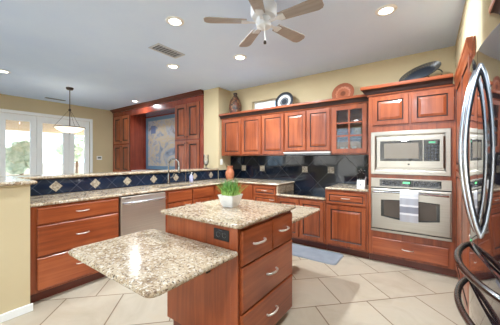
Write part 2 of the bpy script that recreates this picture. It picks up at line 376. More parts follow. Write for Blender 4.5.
def base_cabinet(label, loc, rz, w, d, ztop=.882, toe=True, group='base cabinets', name='base_cabinet', hollow=False):
    t = thing(name, label, 'cabinet', loc, rz, group)
    if hollow: MB().box(0, w, 0, d, .10, .68, .0015, 1).build('carcass', WV, t); MB().box(0, w, 0, .02, .681, ztop).build('face_rail', WV, t)
    else: MB().box(0, w, 0, d, .10, ztop, .0015, 1).build('carcass', WV, t)
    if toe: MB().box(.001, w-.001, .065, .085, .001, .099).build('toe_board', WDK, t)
    return t
R90 = PI/2
# --- peninsula run, facing +x (local x runs along world y)
PX = -2.87
t = base_cabinet('three drawer cherry cabinet at the left end, against the low tan wall', (PX, .663, 0), R90, .788, .56)
for z0, z1 in ((.715, .862), (.425, .700), (.125, .410)): drawer(t, .055, .775, z0, z1, w=.11)
dw = thing('dishwasher', 'stainless steel dishwasher between drawer cabinet and sink cabinet', 'dishwasher', (PX, 1.456, 0), R90)
MB().box(.002, .604, .02, .55, .1, .878).build('tub', BLACKP, dw)
dd = MB().box(.006, .600, -.025, .018, .112, .872, .006).build('door', steel('dishwasher_steel', (226, 221, 212), (1, 1, 160), .42), dw)
MB().tube([(.035, -.025, .80), (.035, -.06, .80), (.06, -.068, .80), (.30, -.070, .80), (.545, -.068, .80), (.57, -.06, .80), (.57, -.025, .80)], .013, 10).build('handle', HSTEEL, dd, True)
MB().box(.05, .12, -.0265, -.025, .845, .852).build('badge', BLACKP, dd)
MB().box(.01, .596, .03, .045, .005, .098).build('toe_panel', BLACKP, dw)
t = base_cabinet('cherry sink cabinet with two false drawer fronts beside the dishwasher', (PX, 2.065, 0), R90, .93, .56, hollow=True)
for x0, x1 in ((.04, .455), (.475, .905)):
    MB().panel(x0, x1, .715, .858, -.001, SLAB).build('false_front', WH, t); d = door(t, x0, x1, .125, .700)
    pull(d, x0+.09 if x0 > .3 else x1-.09, .655, -.021, .08)
t = base_cabinet('narrow cherry drawer cabinet right of the sink, next to the corner', (PX, 2.998, 0), R90, .512, .56)
drawer(t, .03, .38, .715, .858); d = door(t, .03, .38, .125, .70); pull(d, .3, .655, -.021, .08)
# --- back wall run, facing -y
FY = 3.515
t = base_cabinet('plain cherry corner cabinet front behind the potted grass', (-2.845, FY+.002, 0), 0, .412, .564)
MB().panel(.02, .395, .125, .86, -.001, SLAB).build('corner_panel', WV, t)
t = base_cabinet('small cherry drawer cabinet left of the lowered cooktop', (-2.43, FY, 0), 0, .447, .566)
drawer(t, .02, .43, .715, .855, INSETP); d = door(t, .02, .43, .125, .700, steps=INSETP); pull(d, .37, .65, -.0195, .08)
t = base_cabinet('low two door cherry cabinet under the cooktop', (-1.98, FY, 0), 0, .785, .566, .722)
for x0, x1 in ((.02, .385), (.40, .765)):
    d = door(t, x0, x1, .13, .695)
t = base_cabinet('cherry base cabinet under the knife block, left of the wall ovens', (-1.19, FY, 0), 0, .556, .566)
drawer(t, .025, .53, .69, .850, INSETP, .11); door(t, .025, .53, .13, .668)

# --- oven tower
tw = base_cabinet('tall cherry oven cabinet housing microwave and wall oven', (-.63, FY, 0), 0, .885, .566, 2.13, group='tall cabinets', name='oven_cabinet')
for x0, x1 in ((.05, .435), (.465, .855)): door(tw, x0, x1, 1.733, 2.088)
drawer(tw, .045, .81, .128, .322, w=.11)
CROWN = [(0, 0), (.012, 0), (.016, .012), (.024, .016), (.034, .036), (.052, .056), (.064, .062), (.068, .070), (.068, .094), (0, .094)]
def crown(t, path, z, name='crown_moulding', k=1.0): return MB().sweep(path, [(o*k, z+h*k) for o, h in CROWN], around=(2, 3, 4, 5)).build(name, WH, t, mat2=DARKW)
crown(tw, [(-.003, .165), (-.003, -.003), (.844, -.003)], 2.112, k=1.2)
mw = thing('microwave', 'built in stainless microwave above the wall oven', 'microwave', (-.60, FY, 1.12))
MB().panel(0, .80, 0, .528, -.002, [(0, 0), (0, .018), (.006, .022), (.045, .022), (.062, .010), (.064, .010), (.4, .010)][:6]).build('trim_frame', STEEL, mw)
MB().panel(.068, .734, .085, .448, -.012, [(0, 0), (0, .020), (.004, .022)]).build('front_panel', STEEL, mw)
g = MB().panel(.108, .545, .165, .408, -.034, [(0, 0), (0, .003), (.002, .004)]).build('window', GLASSB, mw)
MB().panel(.150, .505, .195, .380, -.038, [(0, 0), (0, .001)]).build('window_mesh', plain('grey_mesh_glass', (128, 120, 108), .12), g)
kp = MB().panel(.552, .700, .165, .408, -.034, [(0, 0), (0, .003), (.002, .004)]).build('control_panel', GLASSB, mw)
def keys(name, w, h, key, gap):
    a = NT(name); tc = a.n('ShaderNodeTexCoord'); mp = a.n('ShaderNodeMapping'); mp.inputs['Rotation'].default_value = (-PI/2, 0, 0); a.l(tc.outputs['Object'], mp.inputs[0])
    b = a.n('ShaderNodeTexBrick', offset=0.0, i_Scale=1.0); a.l(mp.outputs[0], b.inputs['Vector'])
    for k, v in (('Mortar Size', min(w, h)*.22), ('Brick Width', w), ('Row Height', h)): b.inputs[k].default_value = v
    b.inputs['Color1'].default_value = s2l(key); b.inputs['Color2'].default_value = s2l(key); b.inputs['Mortar'].default_value = s2l(gap)
    a.l(b.outputs[0], a.p.inputs['Base Color']); a.set(Roughness=.15); return a.m
MB().box(.562, .692, -.0395, -.038, .180, .355).build('keypad', keys('grey_keys', .0325, .035, (56, 60, 70), (10, 11, 13)), kp)
MB().box(.60, .66, -.0395, -.038, .370, .388).build('display', emit('green_display', (90, 170, 130), .5), kp)
MB().box(.398, .418, -.0355, -.034, .118, .136).build('badge', BLACKP, mw)
for x in (.064, .738):
    MB().box(x-.004, x+.004, -.014, -.0125, .09, .445).build('side_gap', DARK, mw)
ov = thing('wall_oven', 'built in stainless wall oven with dish towel on its handle', 'oven', (-.60, FY, .405))
MB().panel(0, .808, 0, .668, -.002, [(0, 0), (0, .018), (.004, .022)]).build('oven_body', STEEL, ov)
cp = MB().panel(.10, .715, .572, .655, -.024, [(0, 0), (0, .003), (.002, .004)]).build('control_panel', GLASSB, ov)
MB().box(.35, .42, -.0295, -.028, .612, .632).build('display', emit('clock_display', (90, 220, 130), 1.2), cp)
OK_ = keys('oven_keys', .041, .028, (44, 46, 52), (10, 11, 13))
for a_, b_ in ((.13, .335), (.435, .69)): MB().box(a_, b_, -.0292, -.028, .588, .640).build('keypad', OK_, cp)
od = MB().panel(.010, .798, .048, .540, -.024, [(0, 0), (0, .026), (.008, .032)]).build('door', STEEL, ov)
MB().box(.004, .804, -.027, -.024, .543, .556).build('vent_slot', BLACKP, ov)
MB().box(.004, .804, -.027, -.024, .030, .043).build('lower_gap', BLACKP, ov)
def arch(x0, x1, z0, z1, rise, n=14):
    return [(x0, z1)]+[(x0+(x1-x0)*k/n, z0-rise*math.sin(PI*k/n)) for k in range(n+1)]+[(x1, z1)]+[(x1+(x0-x1)*k/n, z1+.012*math.sin(PI*k/n)) for k in range(1, n)]
o1 = arch(.120, .700, .205, .405, .03)
m = MB(); m.loops([[(x, -.057, z) for x, z in o1], [(x, -.0595, z) for x, z in o1]]); ow = m.build('window', GLASSB, od)
o2 = arch(.150, .670, .220, .396, .024)
m = MB(); m.loops([[(x, -.0600, z) for x, z in o2], [(x, -.0606, z) for x, z in o2]]); m.build('inner_glass', plain('brown_oven_glass', (74, 62, 54), .06), ow)
MB().tube([(.04, -.057, .50), (.04, -.09, .50), (.06, -.102, .502), (.40, -.108, .512), (.748, -.102, .502), (.768, -.09, .50), (.768, -.057, .50)], .0125, 10).build('handle', HSTEEL, od, True)
# towel folded over the oven handle
TW = NT('striped_towel'); tc = TW.n('ShaderNodeTexCoord'); sp = TW.n('ShaderNodeSeparateXYZ'); TW.l(tc.outputs['Object'], sp.inputs[0])
mr = TW.n('ShaderNodeMapRange', i_1=-.32, i_2=.0); TW.l(sp.outputs[2], mr.inputs[0])
cr = TW.ramp(mr.outputs[0], [(0, s2l((176, 176, 182))), (.20, s2l((226, 226, 228))), (.27, s2l((140, 142, 152))), (.5, s2l((226, 226, 228))), (.57, s2l((178, 180, 188))), (.8, s2l((226, 226, 228))), (.86, s2l((206, 208, 212)))])
for r_ in TW.t.nodes:
    if r_.type == 'VALTORGB': r_.color_ramp.interpolation = 'CONSTANT'
TW.l(cr, TW.p.inputs['Base Color']); TW.set(Roughness=.95)
tow = MB(); yb = FY-.108
path = [(-.088, -.22), (-.0895, -.05), (-.090, -.010), (-.093, .010), (-.104, .020), (-.116, .014), (-.121, -.005), (-.1215, -.06), (-.123, -.18), (-.122, -.335)]
th = .005; nx = 9; lp = []
for k in range(nx+1):
    x = .18*k/nx; wv = .0035*math.sin(k*1.6)
    out = [(x, FY+p[0]+(wv if p[0] < -.12 else 0), .914+p[1]) for p in path]
    inn = [(x, FY+p[0]+(-th if i < 3 else th if i > 5 else 0)*(-1)+(wv if p[0] < -.12 else 0), .914+p[1]-(th if 3 <= i <= 5 else 0)) for i, p in enumerate(path)]
    lp.append([(a-.0, b, c-.914) for a, b, c in out+inn[::-1]])
tow.loops(lp)
to = tow.build('dish_towel', TW.m, None, True, (-.275, 0, .9205)); tag(to, 'grey and white striped dish towel hanging on the oven door handle', 'towel')

# --- tall cupboard on the right wall next to the ovens (faces -x)
pc = base_cabinet('tall cherry cupboard on the right wall between ovens and fridge', (.258, 3.512, 0), -R90, 1.14, .0125, 2.15, toe=False, group='tall cabinets', name='tall_cupboard')
for x0, x1 in ((.04, .56), (.575, 1.10)):
    door(pc, x0, x1, .13, 1.18); door(pc, x0, x1, 1.2, 2.09)
MB().sweep([(.012, -.002), (1.142, -.002)], [(0, 2.05), (.006, 2.05), (.010, 2.065), (.028, 2.12), (.032, 2.15), (.036, 2.155), (.036, 2.185), (0, 2.185)][::1]).build('crown_moulding', WH, pc)
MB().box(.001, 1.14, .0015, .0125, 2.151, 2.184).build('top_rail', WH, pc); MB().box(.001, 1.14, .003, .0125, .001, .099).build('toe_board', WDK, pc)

# --- wall cabinets on the back wall
UY = 3.78
def wall_cabinet(label, x0, x1, z0, z1=2.13):
    t = thing('wall_cabinet', label, 'cabinet', (x0, UY, z0), 0, 'wall cabinets over the back counter'); w = x1-x0
    MB().box(0, w, 0, .315, 0, z1-z0, .0015, 1).build('carcass', WV, t); return t, w
SP = [('cherry wall cabinet leftmost on the back wall, under the tall patterned bottle', -3.40, -2.882, 1.375, [(-3.345, -2.905)]),
      ('second cherry wall cabinet from left, just left of the slot window', -2.880, -2.435, 1.375, [(-2.868, -2.449)]),
      ('third cherry wall cabinet from left, under the slot window', -2.433, -1.980, 1.375, [(-2.420, -1.992)]),
      ('shorter double door cherry cabinet over the cooktop hood', -1.978, -1.194, 1.425, [(-1.962, -1.598), (-1.574, -1.210)])]
for lab, x0, x1, z0, ds in SP:
    t, w = wall_cabinet(lab, x0, x1, z0)
    for a, b in ds: door(t, a-x0, b-x0, (1.398 if z0 < 1.4 else 1.447)-z0, 2.078-z0)
# glass fronted cabinet
gx0, gx1 = -1.192, -.640
t = thing('glass_cabinet', 'cherry wall cabinet with six pane glass door left of the microwave', 'cabinet', (gx0, UY, 1.375), 0, 'wall cabinets over the back counter'); w = gx1-gx0; hh = 2.13-1.375
MB().box(0, .02, .02, .315, 0, hh).box(w-.02, w, .02, .315, 0, hh).box(.02, w-.02, .02, .315, 0, .02).box(.02, w-.02, .02, .315, hh-.02, hh).box(.02, w-.02, .3, .315, .02, hh-.02).build('carcass', WIN, t)
MB().box(0, .032, 0, .0195, 0, hh).box(w-.05, w, 0, .0195, 0, hh).box(.032, w-.05, 0, .0195, 0, .03).box(.032, w-.05, 0, .0195, hh-.04, hh).build('face_frame', WV, t)
for z in (.255, .49): MB().box(.021, w-.021, .03, .299, z, z+.018).build('shelf', WIN, t)
x0, x1, z0, z1 = .018, w-.055, .022, .71; s_ = .062; m = MB()
m.box(x0, x0+s_, -.021, -.001, z0, z1, .003); m.box(x1-s_, x1, -.021, -.001, z0, z1, .003); m.box(x0+s_, x1-s_, -.021, -.001, z0, z0+s_, .003); m.box(x0+s_, x1-s_, -.021, -.001, z1-s_, z1, .003)
cx = (x0+x1)/2; m.box(cx-.011, cx+.011, -.018, -.004, z0+s_, z1-s_)
for k in (1, 2): zz = z0+s_+(z1-z0-2*s_)*k/3; m.box(x0+s_, cx-.011, -.018, -.004, zz-.010, zz+.010); m.box(cx+.011, x1-s_, -.018, -.004, zz-.010, zz+.010)
dg = m.build('door', WV, t)
MB().box(x0+s_-.004, x1-s_+.004, -.0105, -.0075, z0+s_-.004, z1-s_+.004).build('glass_pane', CABGLASS, dg)
# crown over the whole row (one continuous run)
cm = MB().sweep([(-3.408, UY-.003), (-.642, UY-.003)], [(o*1.12, 2.096+h*1.12) for o, h in CROWN], around=(2, 3, 4, 5)).build('crown_moulding', WH, mat2=DARKW)
tag(cm, 'long cherry crown moulding along the top of the back wall cabinets', 'moulding')
hd = thing('range_hood', 'slim under cabinet hood over the cooktop with pale front edge', 'hood', (-1.976, UY, 1.372))
MB().box(0, .78, -.02, .31, 0, .052, .003).build('hood_body', plain('hood_grey', (120, 120, 122), .3, .8), hd)
MB().box(0, .78, -.050, -.021, .030, .050, .003).build('front_edge', plain('hood_white', (222, 218, 210), .35), hd)
MB().box(.1, .68, .02, .28, -.004, -.0005).build('filter', BLACKP, hd)

# --- counters
CZ0, CZ1 = .884, .914
out = [(-3.43, .662), (-2.84, .662), (-2.84, 3.485), (-1.935, 3.485), (-1.935, 4.078), (-3.43, 4.078)]
SX0, SX1, SY0, SY1 = -3.27, -2.97, 2.06, 2.82
m = MB(); m.prism(out, CZ0, CZ1, EDGE)
bm = m.bm
for co, no in (((SX0, 0, 0), (1, 0, 0)), ((SX1, 0, 0), (1, 0, 0)), ((0, SY0, 0), (0, 1, 0)), ((0, SY1, 0), (0, 1, 0))):
    bmesh.ops.bisect_plane(bm, geom=bm.verts[:]+bm.edges[:]+bm.faces[:], plane_co=co, plane_no=no)
fs = [f for f in bm.faces if SX0 < f.calc_center_median().x < SX1 and SY0 < f.calc_center_median().y < SY1]
bmesh.ops.delete(bm, geom=fs, context='FACES')
c4 = [(SX0, SY0), (SX1, SY0), (SX1, SY1), (SX0, SY1)]
for i in range(4):
    (ax, ay), (bx, by) = c4[i], c4[(i+1) % 4]
    bm.faces.new([bm.verts.new(p) for p in ((ax, ay, CZ0), (bx, by, CZ0), (bx, by, CZ1), (ax, ay, CZ1))])
bmesh.ops.remove_doubles(bm, verts=bm.verts[:], dist=.0005)
ct = m.build('countertop', GRAN); tag(ct, 'L shaped speckled granite counter around the sink and corner', 'countertop')
sk = MB(); d_ = .19
sk.loops([[(x, y, z) for x, y in rrect(SX0-i, SX1+i, SY0-i, SY1+i, .03)] for i, z in ((.012, .8825), (-.001, .8825), (-.003, .80), (-.012, .70), (-.05, .695))], cap=False)
bm = sk.bm; bm.verts.ensure_lookup_table(); bm.faces.new(bm.verts[-24:])
so = sk.build('sink', STEELD, None, True); tag(so, 'stainless undermount sink set into the granite counter below the tall tap', 'sink')
ct2 = MB().prism(rrect(-1.188, -.6345, 3.485, 4.078, 0), CZ0, CZ1, EDGE).build('countertop', GRAN); tag(ct2, 'short granite counter under the knife block beside the ovens', 'countertop')
ct3 = MB().prism(rrect(-1.982, -1.197, 3.485, 4.08, 0), .724, .756, EDGE).build('countertop', GRAN); tag(ct3, 'lowered granite counter slab holding the cooktop', 'countertop')
sp_ = MB().box(-1.979, -1.957, 3.503, 4.08, .757, .8835).build('granite_riser', GRAN); tag(sp_, 'upright granite riser at left of the lowered cooktop', 'panel')
sp_ = MB().box(-1.1955, -1.1915, 3.514, 4.08, .757, .8835).build('wood_riser', WV); tag(sp_, 'wood end panel at right of the lowered cooktop', 'panel')
ck = thing('cooktop', 'black glass cooktop in the lowered counter', 'cooktop', (-1.575, 3.80, .7565))
MB().prism(rrect(-.372, .372, -.245, .255, .015), 0, .006, [(0, 0), (0, .6), (.003, 1)]).build('glass_top', GLASSB, ck)
ring = plain('burner_ring', (58, 58, 62), .25)
for x, y, r in ((-.2, -.1, .10), (.2, -.1, .08), (-.2, .13, .08), (.2, .13, .11)):
    MB().lathe([(r-.006, .0061), (r, .0061), (r, .0066), (r-.006, .0066)], (x, y, 0), 32).build('burner', ring, ck)
# --- backsplashes
bs = thing('tile_backsplash', 'glossy black tile backsplash on the back wall behind the cooktop', 'backsplash', (0, 4.0945, 0))
def bsplash(parent, boxes, mat, name='tile_field'):
    m = MB()
    for b in boxes: m.box(*b)
    return m.build(name, mat, parent)
bsplash(bs, [(-3.425, -1.984, -.010, 0, .916, 1.372), (-1.984, -1.188, -.010, 0, .758, 1.372), (-1.188, -.637, -.010, 0, .916, 1.372)], BSPLASH)
for x in (-3.07, -2.624, -1.746, -1.295): MB().box(x-.052, x+.052, -.0135, -.0105, 1.078, 1.182, .001, 1).build('stone_insert', STONE, bs)
ps = thing('bar_backsplash', 'dark blue tile band with stone diamonds under the raised bar', 'backsplash', (-3.4395, 0, 0))
m = MB(); m.box(-.012, 0, .66, SY-.002, .916, 1.087); m.build('tile_field', PSPLASH, ps)
MB().box(0, .010, SY, 4.082, .916, 1.087).build('tile_field', PSPLASH, ps, loc=(.0105, 0, 0))
for y in (1.03, 1.443, 1.857, 2.27, 2.684, 3.098, 3.511):
    r = .062; MB().loops([[(x, y+a, 1.0+b) for a, b in ((0, -r), (r, 0), (0, r), (-r, 0))] for x in (.0005, .004)]).build('stone_diamond', STONE, ps)
# --- raised bar top, L shaped
m = MB(); m.prism([(-3.72, -1.2), (-2.752, -1.2), (-2.752, .64), (-2.78, .70), (-3.36, .70), (-3.408, .75), (-3.408, 3.705), (-3.72, 3.705)], 1.092, 1.124, EDGE)
tag(m.build('bar_counter', GRAN), 'raised granite bar top running behind the sink and over the low wall', 'countertop')

# ------------------------------------------------------------------ island
il = thing('kitchen_island', 'cherry kitchen island with granite top and four drawers', 'island', (-1.32, 1.61, 0))
ix0, ix1, iy0, iy1 = -.335, .362, -.40, .335
MB().box(ix0, ix1, iy0, iy1, .085, .882, .002, 1).build('carcass', WV, il)
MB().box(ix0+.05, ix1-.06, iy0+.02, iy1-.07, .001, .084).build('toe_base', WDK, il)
MB().box(ix1-.05, ix1+.006, iy0-.008, iy0-.0005, .06, .882, .002, 1).build('corner_stile', WV, il)
MB().prism(rrect(-.385, .397, -.437, .375, .03), CZ0, CZ1, EDGE).build('granite_top', GRAN, il)
fr = bpy.data.objects.new('drawer_front_group', None)
def side_drawer(y0, y1, z0, z1):
    m = MB(); X = ix1+.001
    m.loops([[(X+d, y0+i, z0+i), (X+d, y1-i, z0+i), (X+d, y1-i, z1-i), (X+d, y0+i, z1-i)] for i, d in SLAB])
    d = m.build('drawer', WISL, il); yc, zc = (y0+y1)/2, (z0+z1)/2+.005; w_ = .13; n = 12; X += .0205
    pts = [(X, yc-w_/2, zc), (X+.012, yc-w_/2, zc)]+[(X+.014+.018*bow(k, n, .7), yc-w_/2+w_*k/n, zc) for k in range(1, n)]+[(X+.012, yc+w_/2, zc), (X, yc+w_/2, zc)]
    MB().tube(pts, .0075, 8).build('handle', NICKEL, d, True)
WISL = wood('cherry_wood_island_drawers', (22, 1.2, 22), CD, CM, CL)
bpy.data.objects.remove(fr)
side_drawer(-.375, -.012, .640, .862); side_drawer(.000, .322, .640, .862); side_drawer(-.375, .322, .345, .628); side_drawer(-.375, .322, .062, .333)
ol = MB().box(.165, .297, iy0-.006, iy0-.0005, .785, .857, .002, 1).build('outlet_plate', BLACKP, il)
for x in (.205, .257):
    MB().lathe([(.016, 0), (.016, .002), (.013, .003)], (x, iy0-.0065, .821), 16, 'y').build('socket', plain('socket_grey', (150, 150, 154), .4), ol, rot=(0, 0, 0))
def leaf(label, x0, x1, y0, y1, radii, hinge_y, sgn):
    t = thing('island_leaf', label, 'countertop', (0, 0, 0), 0, 'drop leaves of the island')
    MB().prism(rrect(x0, x1, y0, y1, radii), .720, .750, EDGE).build('granite_slab', GRAN, t)
    for x in (-1.20, -1.60):
        MB().loops([[(x+k, hinge_y, .555), (x+k, hinge_y, .718), (x+k, hinge_y+sgn*.15, .718), (x+k, hinge_y+sgn*.15, .700), (x+k, hinge_y+sgn*.035, .555)] for k in (-.012, .012)]).build('bracket', BLACKP, t)
    return t
leaf('low granite leaf at the near end of the island, below its outlet', -1.83, -.935, .598, 1.198, [.05, .05, .02, .02], 1.2085, -1)
leaf('low granite leaf at the far end of the island, facing the cooktop', -1.83, -1.0, 1.955, 2.80, [.02, .02, .04, .04], 1.9475, 1)

# ------------------------------------------------------------------ fridge
fg = thing('refrigerator', 'glossy black fridge with curved steel handles at right edge', 'fridge', (.163, 1.38, 0), -R90+math.radians(3.0))
FW, BUL = .455, .046
def fy(x): return -BUL*(1-(x/FW)**2)+BUL            # 0 at the middle of the front, BUL at its edges
MB().box(-FW+.01, FW-.01, .075, .75, .03, 1.745, .004).build('case', plain('fridge_side_grey', (52, 50, 54), .4), fg)
MB().box(-FW+.03, FW-.03, .10, .7, .001, .029).build('plinth', BLACKP, fg)
def fdoor(name, x0, x1, z0, z1):
    n = 18; xs = [x0+(x1-x0)*k/n for k in range(n+1)]
    o = [(x, fy(x)) for x in xs]+[(x1, .072), (x0, .072)]
    return MB().prism(o, z0, z1, [(.006, 0), (.0015, .004), (0, .01), (0, .99), (.0015, .996), (.006, 1)] if name == 'door' else [(.005, 0), (0, .03), (0, .97), (.005, 1)]).build(name, FRIDGE, fg, True)
for x0, x1, hx in ((-FW, -.003, -.048), (.003, FW, .048)):
    d = fdoor('door', x0, x1, .935, 1.76)
    pts = []; n = 22; z0, z1 = 1.0, 1.685
    for k in range(n+1):
        z = z0+(z1-z0)*k/n; pts.append((hx, fy(hx)+.004-.050*math.sin(PI*k/n)**.75, z))
    MB().tube(pts, .0105, 12).build('handle', HSTEEL, d, True)
for z0, z1, hz in ((.752, .925, .872), (.085, .742, .695)):
    d = fdoor('drawer', -FW, FW, z0, z1); pts = []; n = 26; hw = .335
    for k in range(n+1):
        x = -hw+2*hw*k/n; pts.append((x, fy(x)+.004-.062*bow(k, n, .7), hz))
    MB().tube(pts, .013, 10).build('handle', BRONZE, d, True)
for x in (-FW+.06, FW-.06): MB().box(x-.03, x+.03, .06, .16, 1.746, 1.775, .004).build('hinge_cover', BLACKP, fg)
# cabinet over the fridge
oc = thing('over_fridge_cabinet', 'cherry cabinet with crown moulding above the fridge', 'cabinet', (.375, 2.03, 1.85), -R90, 'tall cabinets')
MB().box(0, 1.5, 0, .6, 0, .3, .002, 1).build('carcass', WV, oc)
for x0, x1 in ((.03, .74), (.76, 1.47)): door(oc, x0, x1, .02, .27)
crown(oc, [(-.003, .5), (-.003, -.003), (1.5, -.003)], .285, k=1.05)

# ------------------------------------------------------------------ built-in cupboards with the picture niche (far left)
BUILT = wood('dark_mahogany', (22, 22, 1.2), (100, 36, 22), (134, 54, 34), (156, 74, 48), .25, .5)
BPAN = [(0, 0), (0, .016), (.003, .020), (.075, .020), (.090, .006), (.104, .006), (.14, .018), (.145, .018)]
bt = thing('built_in_cupboard', 'tall built in cherry cupboard wall with picture niche, beyond the bar', 'cabinet', (-7.66, 3.70, 0), 0)
bw = 7.66-3.85; L1, R0 = .98, 2.89
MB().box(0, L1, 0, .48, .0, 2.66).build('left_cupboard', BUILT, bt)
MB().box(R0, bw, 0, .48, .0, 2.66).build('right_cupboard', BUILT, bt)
MB().box(L1+.001, R0-.001, .455, .48, 0, 2.66).build('niche_back', BUILT, bt)
MB().box(L1+.001, R0-.001, 0, .45, 2.50, 2.66).build('niche_header', BUILT, bt)
MB().box(L1+.001, R0-.001, .02, .45, 0, 1.0).build('niche_base', WHITE, bt)
def bdoors(x0, x1):
    c = (x0+x1)/2
    for a, b in ((x0, c-.006), (c+.006, x1)):
        for z0, z1, kz in ((.93, 1.715, 1.66), (1.745, 2.53, 1.80), (.1, .90, .85)):
            d = MB().panel(a, b, z0, z1, -.001, BPAN, (0, 3, 4)).build('door', WV, bt, mat2=DARKW)
            kx = b-.03 if a == x0 else a+.03
            MB().lathe([(.006, 0), (.006, -.012), (.014, -.018), (.012, -.028), (0, -.03)], (kx, -.021, kz), 14, 'y').build('knob', BLACKP, d, True)
bdoors(.10, L1-.04); bdoors(R0+.03, bw-.10)
CR2 = [(0, 0), (.02, 0), (.03, .02), (.06, .05), (.085, .06), (.09, .085), (0, .085)]
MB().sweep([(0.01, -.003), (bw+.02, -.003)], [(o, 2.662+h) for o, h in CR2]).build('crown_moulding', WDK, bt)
pn = thing('painting', 'abstract blue and beige painting in a blue grey frame inside the niche', 'painting', (-5.90, 4.152, 1.02))
def art():
    a = NT('abstract_paint'); tc = a.n('ShaderNodeTexCoord'); n = a.n('ShaderNodeTexNoise', i_Scale=2.6, i_Detail=5.0, i_Roughness=.6, i_Distortion=1.2); a.l(tc.outputs['Object'], n.inputs['Vector'])
    c = a.ramp(n.outputs[0], [(.28, s2l((70, 80, 98))), (.42, s2l((140, 146, 160))), (.5, s2l((186, 164, 132))), (.58, s2l((160, 162, 172))), (.72, s2l((116, 92, 70)))])
    a.l(c, a.p.inputs['Base Color']); a.set(Roughness=.5); return a.m
PF = plain('painting_frame_blue', (88, 118, 142), .4)
MB().box(-.74, .74, -.02, 0, .0, .10, .004).box(-.74, .74, -.02, 0, 1.36, 1.46, .004).box(-.74, -.64, -.02, 0, .1005, 1.3595, .004).box(.64, .74, -.02, 0, .1005, 1.3595, .004).build('frame', PF, pn)
MB().box(-.64, .64, -.010, -.002, .10, 1.36).build('canvas', art(), pn)
MB().box(-.50, -.28, -.0125, -.0101, 1.0, 1.22).build('blue_patch', plain('slate_blue_paint', (96, 108, 140), .6), pn)

# ------------------------------------------------------------------ ceiling fixtures
def downlight(loc, label, power=1.0):
    t = thing('recessed_light', label, 'ceiling light', loc, 0, 'recessed ceiling lights')
    MB().lathe([(.062, -.012), (.085, -.010), (.095, -.004), (.095, -.0005), (.062, -.0005)], n=32).build('trim_ring', WHITE, t, True)
    MB().lathe([(0, -.006), (.061, -.006), (.061, -.001), (0, -.001)], n=24).build('lens', LAMPE, t)
    ld = bpy.data.lights.new('lamp_light', 'AREA'); ld.shape = 'DISK'; ld.size = .12; ld.energy = LAMP_W*power; ld.color = (.86, .94, 1.0); ld.spread = math.radians(178)
    lo = bpy.data.objects.new('lamp_light', ld); COL.objects.link(lo); lo.parent = t; lo.location = (0, 0, -.016)
for loc, lab, k in [((-2.155, 1.671, H), 'recessed ceiling light left of the fan, just above the air vent', .7),
                 ((-3.222, 2.462, H), 'small recessed ceiling light just below the air vent, above the bar', .5),
                 ((-2.168, 2.794, H), 'recessed ceiling light under the fan blades, in front of the slot window', 1.1),
                 ((-.336, 2.732, H), 'large recessed ceiling light in front of the ovens, rightmost', .85),
                 ((-5.935, 3.399, H), 'small recessed light in front of the built in cupboards', .25),
                 ((-.2, -.6, H), 'unseen recessed light added behind the viewer, on the fridge side', 1.0),  # this lamp and the next two are out of view, added to lift the ceiling
                 ((-.2, -2.3, H), 'unseen recessed light added near the front wall, on the fridge side', 1.0), ((-2.2, -2.3, H), 'unseen recessed light added near the front wall, facing the tall opening', .3),
                 ((-5.669, .985, H), 'recessed ceiling light at far left edge, near the glass doors', .3)]:
    downlight(loc, lab, k)
vt = thing('ceiling_vent', 'rectangular louvred air vent in the ceiling between two recessed lights', 'vent', (-2.835, 2.075, H))
MB().box(-.105, .105, -.21, -.185, -.010, -.0005).box(-.105, .105, .185, .21, -.010, -.0005).box(-.105, -.08, -.185, .185, -.010, -.0005).box(.08, .105, -.185, .185, -.010, -.0005).build('frame', plain('vent_grey', (196, 198, 202), .5), vt)
MB().box(-.08, .08, -.185, .185, -.003, -.0008).build('duct', BLACKP, vt)
m = MB()
for k in range(8):
    y = -.16+k*.045; m.loops([[(-.08, y, -.004), (-.08, y+.02, -.010), (-.08, y+.022, -.009), (-.08, y+.002, -.0035)], [(.08, y, -.004), (.08, y+.02, -.010), (.08, y+.022, -.009), (.08, y+.002, -.0035)]])
m.build('louvres', plain('vent_slats', (150, 152, 156), .5), vt)
sv = thing('slot_diffuser', 'narrow slot vent in the ceiling near the glass doors', 'vent', (-7.30, 2.18, H))
MB().box(-.05, .05, -.2, .2, -.006, -.0005).build('frame', plain('slot_grey', (120, 124, 130), .5), sv); MB().box(-.02, .02, -.18, .18, -.0075, -.0065).build('slot', BLACKP, sv)
# ceiling fan
fn = thing('ceiling_fan', 'white five blade ceiling fan with pull chain', 'ceiling fan', (-1.18, 1.86, H))
MB().lathe([(.075, -.0005), (.075, -.02), (.06, -.035), (.05, -.06), (.10, -.075), (.115, -.10), (.115, -.17), (.10, -.195), (.06, -.20), (0, -.20)], n=32).build('motor_housing', FANW, fn, True)
MB().lathe([(.058, -.2005), (.066, -.245), (.062, -.28), (.03, -.300), (0, -.31)], n=28).build('switch_housing', FANW, fn, True)
BL = wood('fan_blade_wood', (2, 30, 30), (148, 140, 132), (164, 154, 146), (178, 168, 160), .5, 0)
for k in range(5):
    a = math.radians(3+72*k); rot = Matrix.Rotation(a, 4, 'Z') @ Matrix.Rotation(math.radians(-10), 4, 'X')
    m = MB(); w0, w1 = .045, .066
    o = [(.15, -w0), (.47, -w1), (.505, -w1+.012), (.52, -.03), (.52, .03), (.505, w1-.012), (.47, w1), (.15, w0)]
    m.prism(o, -.004, .004); bmesh.ops.transform(m.bm, matrix=Matrix.Translation((0, 0, -.235)) @ rot, verts=m.bm.verts[:])
    b = m.build('blade', BL, fn)
    m = MB(); m.loops([[(.06, -.018, z), (.12, -.012, z), (.16, -.034, z), (.195, -.030, z), (.195, .030, z), (.16, .034, z), (.12, .012, z), (.06, .018, z)] for z in (-.012, -.005)])
    bmesh.ops.transform(m.bm, matrix=Matrix.Translation((0, 0, -.235)) @ rot, verts=m.bm.verts[:]); m.build('blade_iron', FANW, b)
